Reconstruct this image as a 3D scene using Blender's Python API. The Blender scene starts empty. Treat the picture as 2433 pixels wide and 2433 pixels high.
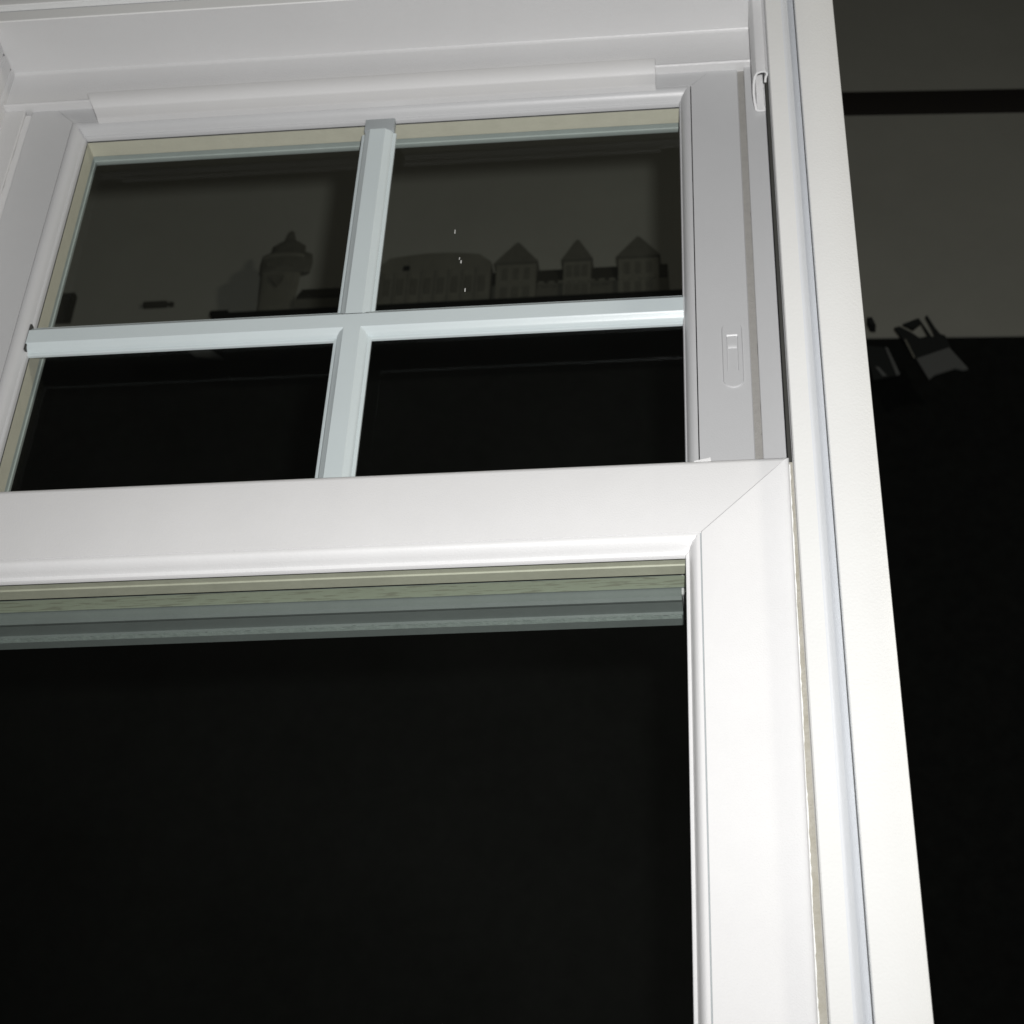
import bpy, bmesh, math, random
from mathutils import Matrix, Vector
random.seed(7)
scene = bpy.context.scene
C = scene.collection

# ------------------------------------------------------------------ camera
cam = bpy.data.cameras.new("camera")
cam_o = bpy.data.objects.new("camera", cam); C.objects.link(cam_o)
R3 = Matrix(((0.996105, 0.041251, 0.077928), (0.087158, -0.594357, -0.799464), (0.013338, 0.803142, -0.595638)))
# columns are right / up / back
cam_o.matrix_world = Matrix.Translation((0, -0.9, 1.2)) @ R3.to_4x4()
cam.sensor_width = 36; cam.lens = 63.0; cam.shift_x = -0.08946; cam.shift_y = 0
cam.dof.use_dof = True; cam.dof.focus_distance = 1.12; cam.dof.aperture_fstop = 20
cam.clip_start = 0.01; cam.clip_end = 60
scene.camera = cam_o

# ------------------------------------------------------------------ world, light, exposure
world = bpy.data.worlds.new("World"); scene.world = world; world.use_nodes = True
bg = world.node_tree.nodes["Background"]
bg.inputs[0].default_value = (1.0, 0.93, 0.74, 1); bg.inputs[1].default_value = 0.0035

def aim(o, loc, target):
    o.location = loc; o.rotation_euler = (Vector(target) - Vector(loc)).to_track_quat('-Z', 'Y').to_euler()
# the camera's flash: a little right of and above the lens, a soft-edged beam aimed a little to the right
fl = bpy.data.lights.new("flash", 'SPOT'); fl.energy = 67; fl.shadow_soft_size = 0.011
fl.spot_size = math.radians(110); fl.spot_blend = 1.0; fl.color = (1.0, 0.99, 0.985)
fo = bpy.data.objects.new("flash", fl); C.objects.link(fo)
aim(fo, (0.036, -0.915, 1.242), (0.036 + 0.04, -0.915 + 0.75, 1.242 + 1.00))
# weak warm room light from the upper right
rl = bpy.data.lights.new("room_light", 'AREA'); rl.shape = 'DISK'; rl.size = 0.25; rl.energy = 10; rl.color = (1.0, 0.95, 0.83)
ro = bpy.data.objects.new("room_light", rl); C.objects.link(ro); aim(ro, (1.9, -1.0, 2.9), (-0.4, 0, 2.1))

vs = scene.view_settings
vs.view_transform = 'Standard'; vs.look = 'None'; vs.gamma = 1; vs.exposure = 0.0
vs.use_curve_mapping = False

# ------------------------------------------------------------------ materials
def mat(name, color, rough=0.4, bump=0.0, bscale=400, var=0.0, vscale=8, spec=0.5, tint=None):
    m = bpy.data.materials.new(name); m.use_nodes = True
    nt = m.node_tree; b = nt.nodes["Principled BSDF"]
    b.inputs["Base Color"].default_value = (*color, 1); b.inputs["Roughness"].default_value = rough
    b.inputs["Specular IOR Level"].default_value = spec
    tc = nt.nodes.new("ShaderNodeTexCoord")
    if var:
        n = nt.nodes.new("ShaderNodeTexNoise"); n.inputs["Scale"].default_value = vscale; n.inputs["Detail"].default_value = 12; n.inputs["Roughness"].default_value = 0.72
        nt.links.new(tc.outputs["Object"], n.inputs["Vector"])
        r = nt.nodes.new("ShaderNodeValToRGB"); e = r.color_ramp.elements
        e[0].position = 0.35; e[1].position = 0.65
        lo = tint or tuple(c * (1 - var) for c in color)
        e[0].color = (*lo, 1); e[1].color = (*color, 1)
        nt.links.new(n.outputs["Fac"], r.inputs["Fac"]); nt.links.new(r.outputs["Color"], b.inputs["Base Color"])
    if bump:
        n2 = nt.nodes.new("ShaderNodeTexNoise"); n2.inputs["Scale"].default_value = bscale; n2.inputs["Detail"].default_value = 3
        nt.links.new(tc.outputs["Object"], n2.inputs["Vector"])
        bp = nt.nodes.new("ShaderNodeBump"); bp.inputs["Strength"].default_value = bump; bp.inputs["Distance"].default_value = 0.001
        nt.links.new(n2.outputs["Fac"], bp.inputs["Height"]); nt.links.new(bp.outputs["Normal"], b.inputs["Normal"])
    return m

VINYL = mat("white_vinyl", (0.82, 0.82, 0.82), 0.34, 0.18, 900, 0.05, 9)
VINYL2 = mat("white_vinyl_casing", (0.81, 0.815, 0.80), 0.38, 0.18, 700, 0.03, 10)
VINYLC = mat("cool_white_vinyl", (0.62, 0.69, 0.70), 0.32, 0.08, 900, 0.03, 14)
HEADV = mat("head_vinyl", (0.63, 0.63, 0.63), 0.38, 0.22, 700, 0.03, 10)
COVEV = mat("shaded_cove_vinyl", (0.74, 0.765, 0.80), 0.38, 0.15, 700, 0.03, 10)  # casing vinyl darkened and cooled; the cove's shading is put into the colour
COVERV = mat("cover_vinyl", (0.68, 0.68, 0.68), 0.34, 0.10, 700, 0.03, 10)
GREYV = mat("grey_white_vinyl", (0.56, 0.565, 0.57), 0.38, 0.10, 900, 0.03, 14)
SPACERU = mat("beige_spacer", (0.58, 0.57, 0.47), 0.5, 0.1, 300, 0.08, 60)
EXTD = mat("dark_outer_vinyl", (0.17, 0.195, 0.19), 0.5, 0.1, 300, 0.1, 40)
PILEC = mat("cool_pile", (0.34, 0.40, 0.38), 0.9, 0.5, 900, 0.3, 200)
JOINT = mat("grey_joint", (0.16, 0.165, 0.165), 0.8)
SPACER = mat("olive_spacer", (0.43, 0.44, 0.35), 0.5, 0.1, 300, 0.12, 60)
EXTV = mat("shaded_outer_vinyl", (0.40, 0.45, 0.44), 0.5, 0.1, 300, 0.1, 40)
PILE = mat("grey_pile", (0.36, 0.35, 0.33), 0.9, 0.5, 900, 0.12, 200)
PILEB = mat("beige_pile", (0.44, 0.425, 0.375), 0.85, 0.6, 500, 0.22, 60, tint=(0.36, 0.34, 0.28))
FRINGE = mat("white_fringe", (0.82, 0.82, 0.80), 0.8)
GROOVE = mat("dark_groove", (0.05, 0.05, 0.045), 0.8)
CLIP = mat("grey_clip", (0.36, 0.39, 0.40), 0.5)
OLIVE = mat("olive_grey_paint", (0.305, 0.31, 0.27), 0.9, 0.2, 60, 0.10, 3)
BLACK = mat("black_cloth", (0.010, 0.011, 0.010), 0.95, 0.3, 300, 0.4, 30, spec=0.1)
RAILM = mat("dark_brown_paint", (0.020, 0.018, 0.015), 0.8, 0, spec=0.2)
DARK = mat("dark_paint", (0.05, 0.05, 0.04), 0.85, 0, spec=0.2)
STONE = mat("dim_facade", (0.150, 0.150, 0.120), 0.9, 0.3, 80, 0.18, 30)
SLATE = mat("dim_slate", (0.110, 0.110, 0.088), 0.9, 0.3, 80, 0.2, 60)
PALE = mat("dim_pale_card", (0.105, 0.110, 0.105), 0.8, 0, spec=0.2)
CARDK = mat("dark_card", (0.016, 0.018, 0.017), 0.7, 0, spec=0.2)
FLECK = mat("white_fleck", (0.6, 0.6, 0.58), 0.6)

def glass_mat():
    m = bpy.data.materials.new("window_glass"); m.use_nodes = True; nt = m.node_tree; nt.nodes.clear()
    o = nt.nodes.new("ShaderNodeOutputMaterial"); mx = nt.nodes.new("ShaderNodeMixShader")
    t = nt.nodes.new("ShaderNodeBsdfTransparent"); t.inputs[0].default_value = (0.988, 0.992, 0.986, 1)
    g = nt.nodes.new("ShaderNodeBsdfGlossy"); g.inputs["Roughness"].default_value = 0.0
    lw = nt.nodes.new("ShaderNodeLayerWeight"); lw.inputs["Blend"].default_value = 0.5
    pw = nt.nodes.new("ShaderNodeMath"); pw.operation = 'POWER'; pw.inputs[1].default_value = 4.5
    ml = nt.nodes.new("ShaderNodeMath"); ml.operation = 'MULTIPLY_ADD'; ml.inputs[1].default_value = 0.24; ml.inputs[2].default_value = 0.006
    nt.links.new(lw.outputs["Facing"], pw.inputs[0]); nt.links.new(pw.outputs[0], ml.inputs[0]); nt.links.new(ml.outputs[0], mx.inputs[0])
    nt.links.new(t.outputs[0], mx.inputs[1]); nt.links.new(g.outputs[0], mx.inputs[2])
    # thin uneven film of dust
    tc = nt.nodes.new("ShaderNodeTexCoord"); nz = nt.nodes.new("ShaderNodeTexNoise"); nz.inputs["Scale"].default_value = 7; nz.inputs["Detail"].default_value = 10; nz.inputs["Roughness"].default_value = 0.65
    dm = nt.nodes.new("ShaderNodeMapRange"); dm.inputs[1].default_value = 0.35; dm.inputs[2].default_value = 0.75; dm.inputs[3].default_value = 0.0007; dm.inputs[4].default_value = 0.0012
    df = nt.nodes.new("ShaderNodeBsdfDiffuse"); df.inputs[0].default_value = (0.75, 0.78, 0.72, 1); m2 = nt.nodes.new("ShaderNodeMixShader")
    nt.links.new(tc.outputs["Object"], nz.inputs["Vector"]); nt.links.new(nz.outputs["Fac"], dm.inputs[0]); nt.links.new(dm.outputs[0], m2.inputs[0])
    nt.links.new(mx.outputs[0], m2.inputs[1]); nt.links.new(df.outputs[0], m2.inputs[2])
    nt.links.new(m2.outputs[0], o.inputs[0]); return m
GLASS = glass_mat()

def stained_mat():
    # spacer face with dried smears of sealant
    m = bpy.data.materials.new("smeared_sealant"); m.use_nodes = True; nt = m.node_tree
    b = nt.nodes["Principled BSDF"]; b.inputs["Roughness"].default_value = 0.6
    tc = nt.nodes.new("ShaderNodeTexCoord"); mp = nt.nodes.new("ShaderNodeMapping"); mp.inputs["Scale"].default_value = (34, 300, 300)
    n = nt.nodes.new("ShaderNodeTexNoise"); n.inputs["Scale"].default_value = 1.6; n.inputs["Detail"].default_value = 4
    r = nt.nodes.new("ShaderNodeValToRGB"); e = r.color_ramp.elements
    e[0].position = 0.54; e[0].color = (0.36, 0.40, 0.31, 1); e[1].position = 0.59; e[1].color = (0.27, 0.285, 0.22, 1)
    nt.links.new(tc.outputs["Object"], mp.inputs["Vector"]); nt.links.new(mp.outputs[0], n.inputs["Vector"])
    nt.links.new(n.outputs["Fac"], r.inputs[0]); nt.links.new(r.outputs[0], b.inputs["Base Color"]); return m
SMEAR = stained_mat()

# ------------------------------------------------------------------ helpers
def link(name, bm, m, parent=None, smooth=35):
    bmesh.ops.recalc_face_normals(bm, faces=bm.faces)
    me = bpy.data.meshes.new(name); bm.to_mesh(me); bm.free()
    for p in me.polygons: p.use_smooth = True
    me.set_sharp_from_angle(angle=math.radians(smooth))
    me.materials.append(m)
    o = bpy.data.objects.new(name, me); C.objects.link(o)
    if parent is not None: o.parent = parent
    return o

def tag(o, label=None, cat=None, group=None, kind=None):
    if label: o["label"] = label
    if cat: o["category"] = cat
    if group: o["group"] = group
    if kind: o["kind"] = kind
    return o

def box(bm, x0, x1, y0, y1, z0, z1, bevel=0.0):
    r = bmesh.ops.create_cube(bm, size=1)
    for v in r['verts']:
        v.co = Vector(((x0 + x1) / 2 + v.co.x * (x1 - x0), (y0 + y1) / 2 + v.co.y * (y1 - y0), (z0 + z1) / 2 + v.co.z * (z1 - z0)))
    if bevel:
        es = list({e for v in r['verts'] for e in v.link_edges})
        bmesh.ops.bevel(bm, geom=es, offset=bevel, segments=2, profile=0.6, affect='EDGES')

def ring(bm, rect, prof, outward=False, gap=0.0, sides="LRTB", shear=None):
    """mitred frame swept round a rectangle; prof = [(d, y)], d inset from the rectangle"""
    x0, x1, z0, z1 = rect; s = -1 if outward else 1
    for side in sides:
        A, B = [], []
        for d, y in prof:
            q = s * d
            if side == 'T': a, b = (x0 + q + gap, y, z1 - q), (x1 - q - gap, y, z1 - q)
            if side == 'B': a, b = (x0 + q + gap, y, z0 + q), (x1 - q - gap, y, z0 + q)
            if side == 'L': a, b = (x0 + q, y, z0 + q + gap), (x0 + q, y, z1 - q - gap)
            if side == 'R': a, b = (x1 - q, y, z0 + q + gap), (x1 - q, y, z1 - q - gap)
            a, b = Vector(a), Vector(b)
            if shear: a, b = shear(side, d, a), shear(side, d, b)
            A.append(bm.verts.new(a)); B.append(bm.verts.new(b))
        for i in range(len(prof) - 1):
            bm.faces.new((A[i], B[i], B[i + 1], A[i + 1]))

def extr_x(bm, prof, x0, x1, cap=True, skew=None):
    """closed (y,z) profile extruded along x; skew shifts the left end by its z"""
    A = [bm.verts.new((x0 + (skew(z) if skew else 0), y, z)) for y, z in prof]
    B = [bm.verts.new((x1, y, z)) for y, z in prof]
    n = len(prof)
    for i in range(n): bm.faces.new((A[i], A[(i + 1) % n], B[(i + 1) % n], B[i]))
    if cap: bm.faces.new(A); bm.faces.new(B)

def extr_z(bm, prof, z0, z1):
    A = [bm.verts.new((x, y, z0)) for x, y in prof]; B = [bm.verts.new((x, y, z1)) for x, y in prof]
    n = len(prof)
    for i in range(n): bm.faces.new((A[i], A[(i + 1) % n], B[(i + 1) % n], B[i]))
    bm.faces.new(A); bm.faces.new(B)

def plate(bm, pts, y, t):
    """(x,z) outline as a plate of thickness t standing at depth y"""
    A = [bm.verts.new((x, y, z)) for x, z in pts]; B = [bm.verts.new((x, y + t, z)) for x, z in pts]
    n = len(pts)
    for i in range(n): bm.faces.new((A[i], A[(i + 1) % n], B[(i + 1) % n], B[i]))
    bm.faces.new(A); bm.faces.new(B)

def lathe(bm, prof, cx, cy, n=28, sy=1.0):
    rings = []
    for r, z in prof:
        rings.append([bm.verts.new((cx + r * math.cos(2 * math.pi * k / n), cy + sy * r * math.sin(2 * math.pi * k / n), z)) for k in range(n)])
    for a, b in zip(rings, rings[1:]):
        for k in range(n): bm.faces.new((a[k], a[(k + 1) % n], b[(k + 1) % n], b[k]))
    bm.faces.new(rings[0]); bm.faces.new(rings[-1])

XC = -0.2815                     # centre line of the window
def mir(x): return 2 * XC - x

# ------------------------------------------------------------------ background walls
bm = bmesh.new(); box(bm, -3.2, 0.06, 1.70, 1.80, 3.62, 6.0)
tag(link("wall", bm, OLIVE), kind='structure')
bm = bmesh.new(); box(bm, -3.2, 0.06, 1.705, 1.80, -0.5, 3.62)
lw = link("black_wall_base", bm, BLACK); tag(lw, kind='structure')
th = math.radians(3.0)
def rot_w2(o):
    o.matrix_world = Matrix.Translation((0.06, 1.70, 0)) @ Matrix.Rotation(th, 4, 'Z'); return o
bm = bmesh.new(); box(bm, 0.0, 3.2, 0.0, 0.1, 3.538, 6.0)
w2 = rot_w2(link("side_wall", bm, OLIVE)); tag(w2, kind='structure')
bm = bmesh.new(); box(bm, 0.0, 3.2, 0.004, 0.1, -0.5, 3.538)
rot_w2(tag(link("black_side_wall_base", bm, BLACK), kind='structure'))
bm = bmesh.new(); box(bm, 0.0, 3.2, -0.010, 0.0, 4.174, 4.242, 0.003)
rail = rot_w2(link("picture_rail", bm, RAILM))
tag(rail, "long black horizontal rail on the olive grey wall right of the window", "wall rail")

# ------------------------------------------------------------------ the window
win = bpy.data.objects.new("double_hung_window", None); C.objects.link(win); win.location = (XC, 0, 1.40)
tag(win, "white vinyl double hung window seen from below, upper sash with crossed muntins", "window")
def part(name, bm, m, parent=None, smooth=35):
    o = link(name, bm, m, parent or win, smooth)
    o.matrix_parent_inverse = (parent or win).matrix_world.inverted() if parent is None else Matrix.Identity(4)
    return o
bpy.context.view_layer.update()

# opening of the outer frame
OPEN = (mir(0.0325), 0.0325, 1.36, 2.385)
# inner casing leaf with its cove
bm = bmesh.new()
face = [(0.0, -0.0112), (0.0008, -0.012), (0.0122, -0.012)]
ring(bm, OPEN, [(0.0, 0.0045)] + face, outward=True, sides="LRB")
ring(bm, OPEN, face, outward=True, sides="T")
part("inner_casing", bm, VINYL2)
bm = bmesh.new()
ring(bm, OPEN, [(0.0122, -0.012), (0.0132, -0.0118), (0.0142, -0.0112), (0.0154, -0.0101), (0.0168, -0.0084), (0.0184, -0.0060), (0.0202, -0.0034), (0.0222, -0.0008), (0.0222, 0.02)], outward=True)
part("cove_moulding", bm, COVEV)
bm = bmesh.new()
outer = [(0.0229, 0.02), (0.0229, -0.0102), (0.0235, -0.0108), (0.0512, -0.0108), (0.0521, -0.0102), (0.0525, -0.009), (0.0525, 0.085), (0.0229, 0.085)]
ring(bm, OPEN, outer, outward=True)
part("outer_casing", bm, VINYL2)
bm = bmesh.new(); ring(bm, OPEN, [(0.0221, 0.006), (0.0230, 0.006)], outward=True)
part("casing_joint", bm, JOINT)

# side jambs: wall of the sash track, parting face, deep pocket of the upper track
for s in (1, -1):
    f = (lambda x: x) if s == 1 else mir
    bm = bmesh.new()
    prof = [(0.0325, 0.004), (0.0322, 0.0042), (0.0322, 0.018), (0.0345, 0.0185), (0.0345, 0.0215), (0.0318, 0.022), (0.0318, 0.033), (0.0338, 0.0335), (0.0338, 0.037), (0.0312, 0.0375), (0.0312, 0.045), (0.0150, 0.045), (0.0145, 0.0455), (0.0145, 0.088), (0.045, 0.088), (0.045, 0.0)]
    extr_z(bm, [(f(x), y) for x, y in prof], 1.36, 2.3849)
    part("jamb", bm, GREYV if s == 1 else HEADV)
bm = bmesh.new(); box(bm, 0.0300, 0.0342, 0.0190, 0.0210, 1.37, 2.384); part("track_groove", bm, GROOVE)
bm = bmesh.new(); box(bm, 0.0300, 0.0336, 0.0340, 0.0365, 1.37, 2.384); part("track_groove", bm, GROOVE)

# head: soffit, fascia, thin bright ledge
bm = bmesh.new()
extr_x(bm, [(-0.0110, 2.3852), (0.040, 2.3848), (0.0415, 2.3835), (0.042, 2.382), (0.042, 2.3462), (0.0405, 2.3458), (0.0393, 2.3450), (0.0391, 2.3436), (0.0402, 2.3424), (0.046, 2.3420), (0.088, 2.342), (0.088, 2.40), (-0.0100, 2.40)], mir(0.0330), 0.0330)
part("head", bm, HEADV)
# sill end of the frame, below the picture
bm = bmesh.new(); box(bm, mir(0.0324), 0.0324, -0.011, 0.088, 1.335, 1.36, 0.002); part("sill", bm, VINYL)

# snap-on head cover
bm = bmesh.new()
extr_x(bm, [(0.0420, 2.3500), (0.0372, 2.3492), (0.0352, 2.3478), (0.0345, 2.3450), (0.0350, 2.3405), (0.0372, 2.3362), (0.0392, 2.3345), (0.0402, 2.3330), (0.0408, 2.3240), (0.0415, 2.3222), (0.0462, 2.3215), (0.0462, 2.3400), (0.0412, 2.3410), (0.0388, 2.3424), (0.0385, 2.3458), (0.0415, 2.3478)],
       -0.522, -0.0560, skew=lambda z: 0.010 * max(0, min(1, (2.345 - z) / 0.022)))
part("head_cover", bm, COVERV)

# C-shaped jamb cover, cut off square at its lower end
def c_section():
    cl = [(0.0300, 0.0155), (0.0304, 0.0108), (0.0318, 0.0070), (0.0300, 0.0050), (0.0270, 0.0050), (0.0240, 0.0062), (0.0222, 0.0095), (0.0212, 0.0170), (0.0210, 0.0260), (0.0216, 0.0345), (0.0228, 0.0425), (0.0245, 0.0432), (0.0312, 0.0434)]
    cl2 = cl + [(0.0300, 0.0375)]
    t = 0.00085; L, Rr = [], []
    for i, p in enumerate(cl2):
        a = Vector(cl2[max(0, i - 1)]); b = Vector(cl2[min(len(cl2) - 1, i + 1)]); d = (b - a).normalized(); n = Vector((-d.y, d.x)) * t
        L.append(tuple(Vector(p) + n)); Rr.append(tuple(Vector(p) - n))
    return L, Rr
bm = bmesh.new(); L, Rr = c_section()
z0, z1 = 2.287, 2.3845
vb = [[bm.verts.new((x, y, z)) for x, y in P] for P in (L, Rr) for z in (z0, z1)]
Lb, Lt, Rb, Rt = vb
for i in range(len(L) - 1):
    bm.faces.new((Lb[i], Lb[i + 1], Lt[i + 1], Lt[i])); bm.faces.new((Rb[i], Rb[i + 1], Rt[i + 1], Rt[i])); bm.faces.new((Lb[i], Lb[i + 1], Rb[i + 1], Rb[i])); bm.faces.new((Lt[i], Lt[i + 1], Rt[i + 1], Rt[i]))
for i in (0, -1): bm.faces.new((Lb[i], Rb[i], Rt[i], Lt[i]))
part("jamb_cover", bm, VINYL)

# ------------------------------------------------------------------ upper sash (further back)
UR = (mir(0.0093), 0.0093, 1.8385, 2.3635)
def sub(name, bm, m, parent, smooth=35):
    o = link(name, bm, m, parent, smooth); return o
bm = bmesh.new()
ring(bm, UR, [(0.006, 0.0868), (0.006, 0.0500), (0.0, 0.0495), (0.0, 0.0478), (0.0006, 0.0470), (0.0372, 0.0470), (0.0374, 0.0485)], gap=0.0001)
ring(bm, UR, [(0.0379, 0.0485), (0.0380, 0.0468), (0.0390, 0.0466), (0.0412, 0.0474), (0.0432, 0.0492), (0.0450, 0.0520), (0.0458, 0.0545), (0.0461, 0.0550), (0.0468, 0.0552), (0.0473, 0.0560), (0.0475, 0.0575), (0.0475, 0.0598)], gap=0.00005)
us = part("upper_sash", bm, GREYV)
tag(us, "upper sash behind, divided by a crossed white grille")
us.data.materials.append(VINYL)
# both stiles and the rails are the same grey-white vinyl
bm = bmesh.new()
ring(bm, UR, [(0.0474, 0.0612), (0.0475, 0.0760)])
sub("glass_spacer", bm, SPACERU, us)
bm = bmesh.new()
ring(bm, UR, [(0.0474, 0.0762), (0.0466, 0.0768), (0.0466, 0.0815), (0.0473, 0.0820), (0.0473, 0.0850), (0.0462, 0.0870), (0.0062, 0.0870)])
sub("outer_stop", bm, EXTV, us)
ui = (UR[0] + 0.046, UR[1] - 0.046, UR[2] + 0.046, UR[3] - 0.046)
for y in (0.0600, 0.0762):
    bm = bmesh.new(); box(bm, ui[0], ui[1], y, y + 0.0008, ui[2], ui[3]); sub("glass_pane", bm, GLASS, us)
# muntins
def muntin_prof(h):   # (offset across, y) open profile for a half width h
    return [(-h, 0.0599), (-h, 0.0578), (-h + 0.0012, 0.0572), (-h + 0.0022, 0.0572), (-h + 0.0026, 0.0560), (-h + 0.0042, 0.0538), (-h + 0.0068, 0.0527), (-h + 0.0078, 0.0515), (h - 0.0078, 0.0515), (h - 0.0068, 0.0527), (h - 0.0042, 0.0538), (h - 0.0026, 0.0560), (h - 0.0022, 0.0572), (h - 0.0012, 0.0572), (h, 0.0578), (h, 0.0599)]
HM, VM = 0.0141, 0.0140
MZ, MX = 2.0938, -0.2800
bm = bmesh.new()
extr_x(bm, [(y, MZ + a) for a, y in muntin_prof(HM)], ui[0] + 0.0004, ui[1] - 0.0006)
sub("horizontal_muntin", bm, VINYLC, us)
# the vertical muntin is coped over the horizontal one: its ends mitre to a point
def vmuntin(zs, ze, end_at_cross):
    bm = bmesh.new(); pr = muntin_prof(VM); A, B = [], []
    for a, y in pr:
        cope = max(0.0, (abs(a) - (VM - 0.0078)) / 0.0078)       # 0 on the flat, 1 at the edge
        off = 0.0062 * (1 - cope) if end_at_cross else -0.0062 * (1 - cope)
        A.append(bm.verts.new((MX + a, y - 0.0002, zs))); B.append(bm.verts.new((MX + a, y - 0.0002, ze + off)))
    for i in range(len(pr) - 1): bm.faces.new((A[i], B[i], B[i + 1], A[i + 1]))
    return bm
sub("vertical_muntin", vmuntin(2.3015, MZ + HM - 0.0010, False), VINYLC, us)
sub("vertical_muntin", vmuntin(UR[2] + 0.047, MZ - HM + 0.0016, True), VINYLC, us)
bm = bmesh.new(); box(bm, MX - 0.0115, MX + 0.0125, 0.0535, 0.0598, 2.3018, 2.3158, 0.0006); sub("muntin_clip", bm, CLIP, us)
bm = bmesh.new(); box(bm, ui[0] - 0.0002, ui[0] + 0.0012, 0.0520, 0.0599, MZ - 0.012, MZ + 0.013); sub("muntin_clip", bm, GROOVE, us)
# night latch on the right stile
def capsule(cx, cz, w, h, n=14):
    r = w / 2; pts = []
    for k in range(n + 1): a = math.pi * k / n; pts.append((cx + r * math.cos(a), cz + h / 2 - r + r * math.sin(a)))
    for k in range(n + 1): a = math.pi + math.pi * k / n; pts.append((cx + r * math.cos(a), cz - h / 2 + r + r * math.sin(a)))
    return pts
def latch():
    bm = bmesh.new(); cx, cz = -0.0032, 2.0384
    o = capsule(cx, cz, 0.0146, 0.0612); i = capsule(cx, cz, 0.0134, 0.0600)
    hx0, hx1, hz0, hz1 = -0.0071, 0.0007, 2.0226, 2.0564
    yb, yf = 0.0470, 0.0459
    O = [bm.verts.new((x, yb, z)) for x, z in o]; I = [bm.verts.new((x, yf, z)) for x, z in i]
    n = len(O)
    for k in range(n): bm.faces.new((O[k], O[(k + 1) % n], I[(k + 1) % n], I[k]))
    H = [bm.verts.new((x, yf, z)) for x, z in ((hx0, hz0), (hx1, hz0), (hx1, hz1), (hx0, hz1))]
    Hb = [bm.verts.new((x, yb - 0.0001, z)) for x, z in ((hx0 + .0003, hz0 + .0007), (hx1 - .0003, hz0 + .0007), (hx1 - .0003, hz1 - .0010), (hx0 + .0003, hz1 - .0010))]
    for k in range(4): bm.faces.new((H[k], H[(k + 1) % 4], Hb[(k + 1) % 4], Hb[k]))
    bm.faces.new(Hb)
    es = [bm.edges.get((I[k], I[(k + 1) % n])) for k in range(n)] + [bm.edges.get((H[k], H[(k + 1) % 4])) for k in range(4)]
    bmesh.ops.triangle_fill(bm, edges=es, use_beauty=True)
    lt = sub("latch", bm, GREYV, us, 25)
    bm = bmesh.new()
    extr_x(bm, [(0.0468, 2.0556), (0.0455, 2.0540), (0.0458, 2.0500), (0.0458, 2.0465), (0.0462, 2.0450), (0.0468, 2.0442)], hx0 + 0.0009, hx1 - 0.0009)
    sub("latch_button", bm, GREYV, lt, 25) if False else sub("latch_button", bm, GREYV, us, 25)
latch()
# pile weatherstrips, with a ragged edge
def ragged(xa, xb, y, z0, z1, amp, step=0.004, side=1):
    bm = bmesh.new(); n = int((z1 - z0) / step); A, B = [], []
    for k in range(n + 1):
        z = z0 + (z1 - z0) * k / n; j = random.uniform(-amp, amp)
        A.append(bm.verts.new((xa, y, z))); B.append(bm.verts.new((xb + j, y - 0.0004, z)))
    for k in range(n): bm.faces.new((A[k], B[k], B[k + 1], A[k + 1]))
    A2 = [bm.verts.new((v.co.x, y + 0.004, v.co.z)) for v in B]
    for k in range(n): bm.faces.new((B[k], A2[k], A2[k + 1], B[k + 1]))
    return bm
sub("weatherstrip", ragged(0.0092, 0.0146, 0.0492, 1.84, 2.342, 0.0004, 0.006), PILE, us)
sub("weatherstrip", ragged(mir(0.0092), mir(0.0143), 0.0476, 1.84, 2.338, 0.0002, 0.006), COVERV, us)
# dried white specks on the glass
bm = bmesh.new()
for (x, z, w, h) in ((-0.2115, 2.1885, 0.0007, 0.0040), (-0.2062, 2.1595, 0.0006, 0.0022), (-0.2048, 2.1560, 0.0009, 0.0028), (-0.2000, 2.1265, 0.0008, 0.0032)):
    r0 = len(bm.verts); box(bm, x - w / 2, x + w / 2, 0.0596, 0.0600, z - h / 2, z + h / 2, 0.0001)
sub("glass_fleck", bm, FLECK, us)

# ------------------------------------------------------------------ lower sash (nearer)
LR = (mir(0.0300), 0.0300, 1.38, 1.9090)
def shear(side, d, v):
    if d < 0.006 and v.z < 1.9:
        k = 0.0042 * (1.909 - v.z) / 0.529 * (1 if v.x > XC else -1) * 0.95
        v = Vector((v.x - k, v.y, v.z))
    return v
bm = bmesh.new()
ring(bm, LR, [(0.0, 0.040), (0.0, 0.0024), (0.0004, 0.0014), (0.0014, 0.0005), (0.0040, 0.0), (0.0566, 0.0), (0.0569, 0.0016)], gap=0.00015, shear=shear)
ring(bm, LR, [(0.0574, 0.0016), (0.0576, -0.0002), (0.0590, -0.0003), (0.0606, 0.0006), (0.0622, 0.0026), (0.0636, 0.0056), (0.0645, 0.0088), (0.0648, 0.0094), (0.0657, 0.0096), (0.0668, 0.0100), (0.0672, 0.0110), (0.0673, 0.0133)], gap=0.0001)
ls = part("lower_sash", bm, VINYL)
tag(ls, "plain lower sash in front, its mitred corner lit brightest")
bm = bmesh.new(); ring(bm, LR, [(0.0565, 0.0013), (0.0578, 0.0013)]); sub("bead_joint", bm, CLIP, ls)
bm = bmesh.new(); box(bm, LR[0] + .002, LR[1] - .002, 0.0012, 0.030, LR[3] - 0.004, LR[3] - 0.0006, 0.0003); sub("top_cap", bm, VINYL, ls)
bm = bmesh.new()
ring(bm, LR, [(0.0670, 0.0147), (0.0662, 0.0155), (0.0662, 0.0205), (0.0672, 0.0210), (0.0672, 0.0300)])
sub("glass_spacer", bm, SPACER, ls)
bm = bmesh.new()
ring(bm, LR, [(0.0672, 0.0318), (0.0672, 0.0448)])
sub("sealant_band", bm, SMEAR, ls)
bm = bmesh.new()
ring(bm, LR, [(0.0672, 0.0449), (0.0672, 0.0456), (0.0662, 0.0458), (0.0630, 0.0459)], sides="LT")
sub("outer_stop", bm, EXTD, ls)
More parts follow.
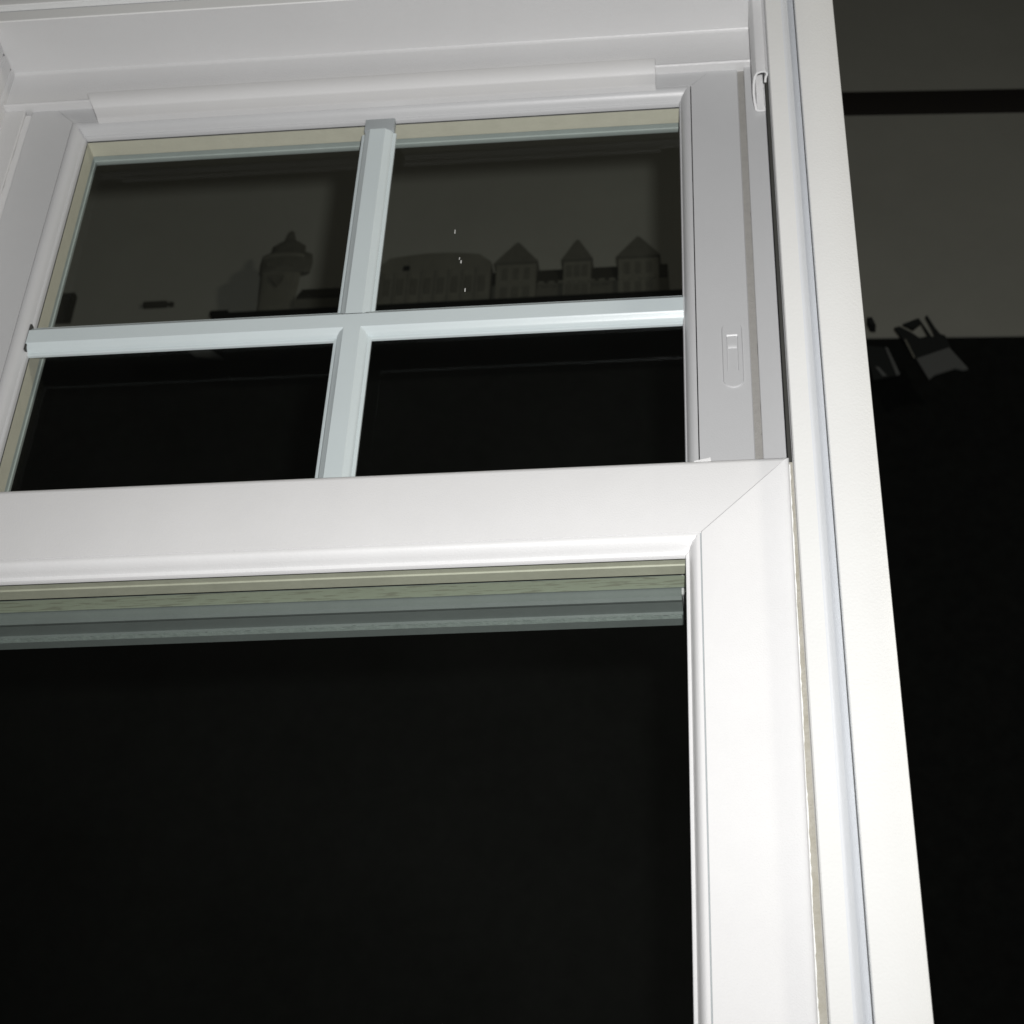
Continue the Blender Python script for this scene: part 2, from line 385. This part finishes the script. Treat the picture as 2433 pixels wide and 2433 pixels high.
li = (LR[0] + 0.066, LR[1] - 0.066, LR[2] + 0.066, LR[3] - 0.066)
for y in (0.0136, 0.0304):
    bm = bmesh.new(); box(bm, li[0], li[1], y, y + 0.0008, li[2], li[3]); sub("glass_pane", bm, GLASS, ls)
# side weatherstrip and its white fringe in the gap to the casing
bm = ragged(0.0270, 0.0322, 0.0052, 1.385, 1.9075, 0.0, 0.02)
sub("weatherstrip", bm, PILEB, ls)
bm = bmesh.new(); n = 150; A, B = [], []
for k in range(n + 1):
    z = 1.39 + (1.9040 - 1.39) * k / n; xs = 0.0300 - 0.0040 * (1.909 - z) / 0.529
    w = 0.0005 + random.uniform(-0.0002, 0.0004)
    A.append(bm.verts.new((xs - 0.0003, 0.0030, z))); B.append(bm.verts.new((xs + w, 0.0026, z + random.uniform(-0.001, 0.001))))
for k in range(n): bm.faces.new((A[k], B[k], B[k + 1], A[k + 1]))
sub("pile_fringe", bm, FRINGE, ls)
# chipped burr of vinyl on the top edge
bm = bmesh.new(); plate(bm, [(-0.0305, 1.9085), (-0.0195, 1.9085), (-0.0198, 1.9110), (-0.0215, 1.9104), (-0.0260, 1.9095)], 0.0005, 0.004)
sub("burr", bm, VINYL, ls)
# weld flash where the beads meet
bm = bmesh.new()
for k in range(7):
    t = k / 6; x = -0.0275 - 0.0070 * t; z = 1.8515 - 0.0070 * t
    bmesh.ops.create_icosphere(bm, subdivisions=1, radius=random.uniform(0.0003, 0.0007), matrix=Matrix.Translation((x + random.uniform(-.0006, .0006), 0.0002 + 0.004 * t * t, z + random.uniform(-.0006, .0006))))
sub("weld_flash", bm, VINYL, ls)

# bottom rail front of the upper sash, with pile, seen through the lower glass
bm = bmesh.new()
extr_x(bm, [(0.0464, 1.8362), (0.0485, 1.8345), (0.0510, 1.8350), (0.0515, 1.8372), (0.0660, 1.8372), (0.0665, 1.8352), (0.0790, 1.8352), (0.0790, 1.850), (0.0790, 1.8600), (0.0464, 1.8600)], mir(-0.0410), -0.0415)
sub("bottom_rail_lip", bm, EXTD, us)
bm = bmesh.new(); n = 220; A, B = [], []
for k in range(n + 1):
    x = -0.520 + (0.520 - 0.0425) * k / n
    A.append(bm.verts.new((x, 0.0705, 1.8348))); B.append(bm.verts.new((x, 0.0660 + random.uniform(-0.0016, 0.0010), 1.8350)))
for k in range(n): bm.faces.new((A[k], B[k], B[k + 1], A[k + 1]))
sub("rail_pile", bm, PILEC, us)

# parts of win: undo the offset of the parent empty
for o in list(win.children):
    o.matrix_parent_inverse = Matrix.Translation((-XC, 0, -1.40))

# ------------------------------------------------------------------ dim display behind the window
bm = bmesh.new(); box(bm, -0.985, 0.05, 1.52, 1.70, 3.480, 3.511, 0.003)
box(bm, -0.99, -0.955, 1.518, 1.56, 3.505, 3.515, 0.002)
tag(link("shelf", bm, BLACK), "thin black shelf carrying the dim model buildings, seen through the upper glass", "shelf")

def model(name, label, cat, loc, group=None):
    e = bpy.data.objects.new(name, None); C.objects.link(e); e.location = loc
    tag(e, label, cat, group); return e
def mpart(name, bm, m, e):
    o = link(name, bm, m, e); o.matrix_parent_inverse = Matrix.Translation(-e.location); return o

# domed tower
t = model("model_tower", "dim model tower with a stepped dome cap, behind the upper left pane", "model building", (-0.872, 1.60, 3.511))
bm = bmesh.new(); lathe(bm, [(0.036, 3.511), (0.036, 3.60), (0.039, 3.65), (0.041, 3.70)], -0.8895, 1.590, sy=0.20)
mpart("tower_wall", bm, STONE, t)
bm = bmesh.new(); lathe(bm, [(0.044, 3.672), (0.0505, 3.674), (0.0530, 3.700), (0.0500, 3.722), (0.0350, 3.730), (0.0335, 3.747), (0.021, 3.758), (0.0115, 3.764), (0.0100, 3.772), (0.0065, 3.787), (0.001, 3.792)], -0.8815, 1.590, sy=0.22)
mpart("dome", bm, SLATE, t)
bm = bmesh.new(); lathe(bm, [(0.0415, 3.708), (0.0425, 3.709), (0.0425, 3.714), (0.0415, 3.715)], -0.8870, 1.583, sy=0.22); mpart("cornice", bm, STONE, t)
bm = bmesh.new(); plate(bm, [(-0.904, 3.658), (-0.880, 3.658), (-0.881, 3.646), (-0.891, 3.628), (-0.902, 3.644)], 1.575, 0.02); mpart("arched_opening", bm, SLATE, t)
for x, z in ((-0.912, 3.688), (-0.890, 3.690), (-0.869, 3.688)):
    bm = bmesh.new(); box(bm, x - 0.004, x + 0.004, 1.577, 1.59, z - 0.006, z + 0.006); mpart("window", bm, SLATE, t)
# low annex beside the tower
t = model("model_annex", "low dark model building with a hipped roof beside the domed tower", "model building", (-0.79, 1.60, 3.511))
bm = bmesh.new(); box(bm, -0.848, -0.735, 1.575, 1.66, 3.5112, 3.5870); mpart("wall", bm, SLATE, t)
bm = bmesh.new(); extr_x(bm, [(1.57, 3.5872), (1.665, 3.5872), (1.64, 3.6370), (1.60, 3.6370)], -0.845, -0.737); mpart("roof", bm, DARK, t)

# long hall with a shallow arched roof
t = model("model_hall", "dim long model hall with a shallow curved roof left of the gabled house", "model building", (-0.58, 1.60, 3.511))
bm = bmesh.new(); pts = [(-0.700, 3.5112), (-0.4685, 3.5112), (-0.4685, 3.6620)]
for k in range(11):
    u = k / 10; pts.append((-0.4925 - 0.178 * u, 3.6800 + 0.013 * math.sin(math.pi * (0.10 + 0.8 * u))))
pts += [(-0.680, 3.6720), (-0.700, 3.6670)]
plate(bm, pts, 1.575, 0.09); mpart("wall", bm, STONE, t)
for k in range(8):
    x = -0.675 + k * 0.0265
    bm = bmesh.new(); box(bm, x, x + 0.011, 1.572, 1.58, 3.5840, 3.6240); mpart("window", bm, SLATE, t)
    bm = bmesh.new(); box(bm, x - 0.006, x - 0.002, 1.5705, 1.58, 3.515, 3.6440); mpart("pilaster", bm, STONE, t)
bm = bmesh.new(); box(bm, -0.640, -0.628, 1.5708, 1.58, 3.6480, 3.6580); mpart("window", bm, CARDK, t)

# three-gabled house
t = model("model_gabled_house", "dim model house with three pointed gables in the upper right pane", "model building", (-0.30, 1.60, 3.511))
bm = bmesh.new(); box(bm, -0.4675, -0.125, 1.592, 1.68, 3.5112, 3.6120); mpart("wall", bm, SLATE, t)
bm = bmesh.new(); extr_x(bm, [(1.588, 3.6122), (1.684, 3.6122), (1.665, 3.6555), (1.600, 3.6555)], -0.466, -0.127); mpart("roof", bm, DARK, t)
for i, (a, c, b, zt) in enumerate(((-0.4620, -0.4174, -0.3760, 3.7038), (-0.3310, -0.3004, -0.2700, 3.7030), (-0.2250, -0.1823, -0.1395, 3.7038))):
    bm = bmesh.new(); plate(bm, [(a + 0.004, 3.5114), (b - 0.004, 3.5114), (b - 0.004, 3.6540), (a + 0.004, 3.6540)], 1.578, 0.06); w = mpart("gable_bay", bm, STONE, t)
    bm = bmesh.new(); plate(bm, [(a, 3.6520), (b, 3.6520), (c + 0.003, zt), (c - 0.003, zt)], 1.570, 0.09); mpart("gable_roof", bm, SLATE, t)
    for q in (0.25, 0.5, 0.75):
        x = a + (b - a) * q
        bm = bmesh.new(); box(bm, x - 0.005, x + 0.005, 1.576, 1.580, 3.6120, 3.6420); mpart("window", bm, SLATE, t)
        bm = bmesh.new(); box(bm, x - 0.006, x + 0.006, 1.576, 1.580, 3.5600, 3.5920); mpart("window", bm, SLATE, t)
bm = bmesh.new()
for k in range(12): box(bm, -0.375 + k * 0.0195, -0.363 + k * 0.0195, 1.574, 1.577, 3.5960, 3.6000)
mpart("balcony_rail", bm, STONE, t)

# little dark things on the far wall, upper left pane
bm = bmesh.new(); ring(bm, (-1.400, -1.352, 3.672, 3.745), [(0, 1.70), (0, 1.685), (0.008, 1.685), (0.008, 1.70)]); 
box(bm, -1.392, -1.360, 1.694, 1.699, 3.68, 3.737)
tag(link("picture", bm, DARK), "small dark picture frame on far wall beside the left stile", "picture frame")
bm = bmesh.new(); box(bm, -1.205, -1.155, 1.69, 1.70, 3.702, 3.714, 0.001); box(bm, -1.152, -1.142, 1.692, 1.70, 3.703, 3.712, 0.001)
tag(link("wall_plate", bm, DARK), "tiny dark bar shaped plate on far wall, just above the muntin", "plate")
bm = bmesh.new(); plate(bm, [(-1.160, 3.600), (-1.070, 3.598), (-1.015, 3.552), (-1.075, 3.562), (-1.10, 3.585)], 1.696, 0.004)
tag(link("folded_paper", bm, PALE), "faint pale folded paper on black wall under the muntin", "paper")

# tilted cards right of the window
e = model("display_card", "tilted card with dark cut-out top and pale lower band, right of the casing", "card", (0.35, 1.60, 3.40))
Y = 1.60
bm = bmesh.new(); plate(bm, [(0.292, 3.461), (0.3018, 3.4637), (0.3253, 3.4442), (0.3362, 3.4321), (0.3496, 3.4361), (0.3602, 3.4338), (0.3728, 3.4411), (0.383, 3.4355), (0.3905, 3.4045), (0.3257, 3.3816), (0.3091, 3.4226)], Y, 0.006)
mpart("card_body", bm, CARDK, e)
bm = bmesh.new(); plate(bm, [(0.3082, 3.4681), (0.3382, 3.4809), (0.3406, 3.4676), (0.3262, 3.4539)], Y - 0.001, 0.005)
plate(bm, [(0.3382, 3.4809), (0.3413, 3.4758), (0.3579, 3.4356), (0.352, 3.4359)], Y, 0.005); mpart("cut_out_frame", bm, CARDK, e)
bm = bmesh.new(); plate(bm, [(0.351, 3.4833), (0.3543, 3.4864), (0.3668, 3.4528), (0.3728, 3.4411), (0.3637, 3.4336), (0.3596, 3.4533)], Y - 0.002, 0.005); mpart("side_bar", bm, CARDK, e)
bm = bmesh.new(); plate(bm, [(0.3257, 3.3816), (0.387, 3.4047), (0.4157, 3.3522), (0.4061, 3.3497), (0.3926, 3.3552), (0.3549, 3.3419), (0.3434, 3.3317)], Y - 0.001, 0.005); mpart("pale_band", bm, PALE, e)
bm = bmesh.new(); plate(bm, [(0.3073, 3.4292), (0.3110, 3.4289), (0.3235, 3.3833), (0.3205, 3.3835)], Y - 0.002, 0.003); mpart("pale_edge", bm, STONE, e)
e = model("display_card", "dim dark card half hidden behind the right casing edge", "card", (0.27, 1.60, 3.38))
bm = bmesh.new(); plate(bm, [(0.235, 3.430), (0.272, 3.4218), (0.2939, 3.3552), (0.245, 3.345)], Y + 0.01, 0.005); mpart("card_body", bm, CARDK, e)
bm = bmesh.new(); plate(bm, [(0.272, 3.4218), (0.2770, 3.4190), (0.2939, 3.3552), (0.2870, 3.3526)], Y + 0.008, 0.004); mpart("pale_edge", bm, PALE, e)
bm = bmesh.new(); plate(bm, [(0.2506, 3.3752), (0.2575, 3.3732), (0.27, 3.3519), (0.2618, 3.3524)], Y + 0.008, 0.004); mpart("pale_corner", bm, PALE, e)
bm = bmesh.new(); plate(bm, [(0.2440, 3.4900), (0.2533, 3.4899), (0.259, 3.4698), (0.2490, 3.4719)], Y, 0.02)
tag(link("wall_hook", bm, CARDK), "small dark hook on the olive wall touching the casing edge", "hook")

print("objects", len(bpy.data.objects))
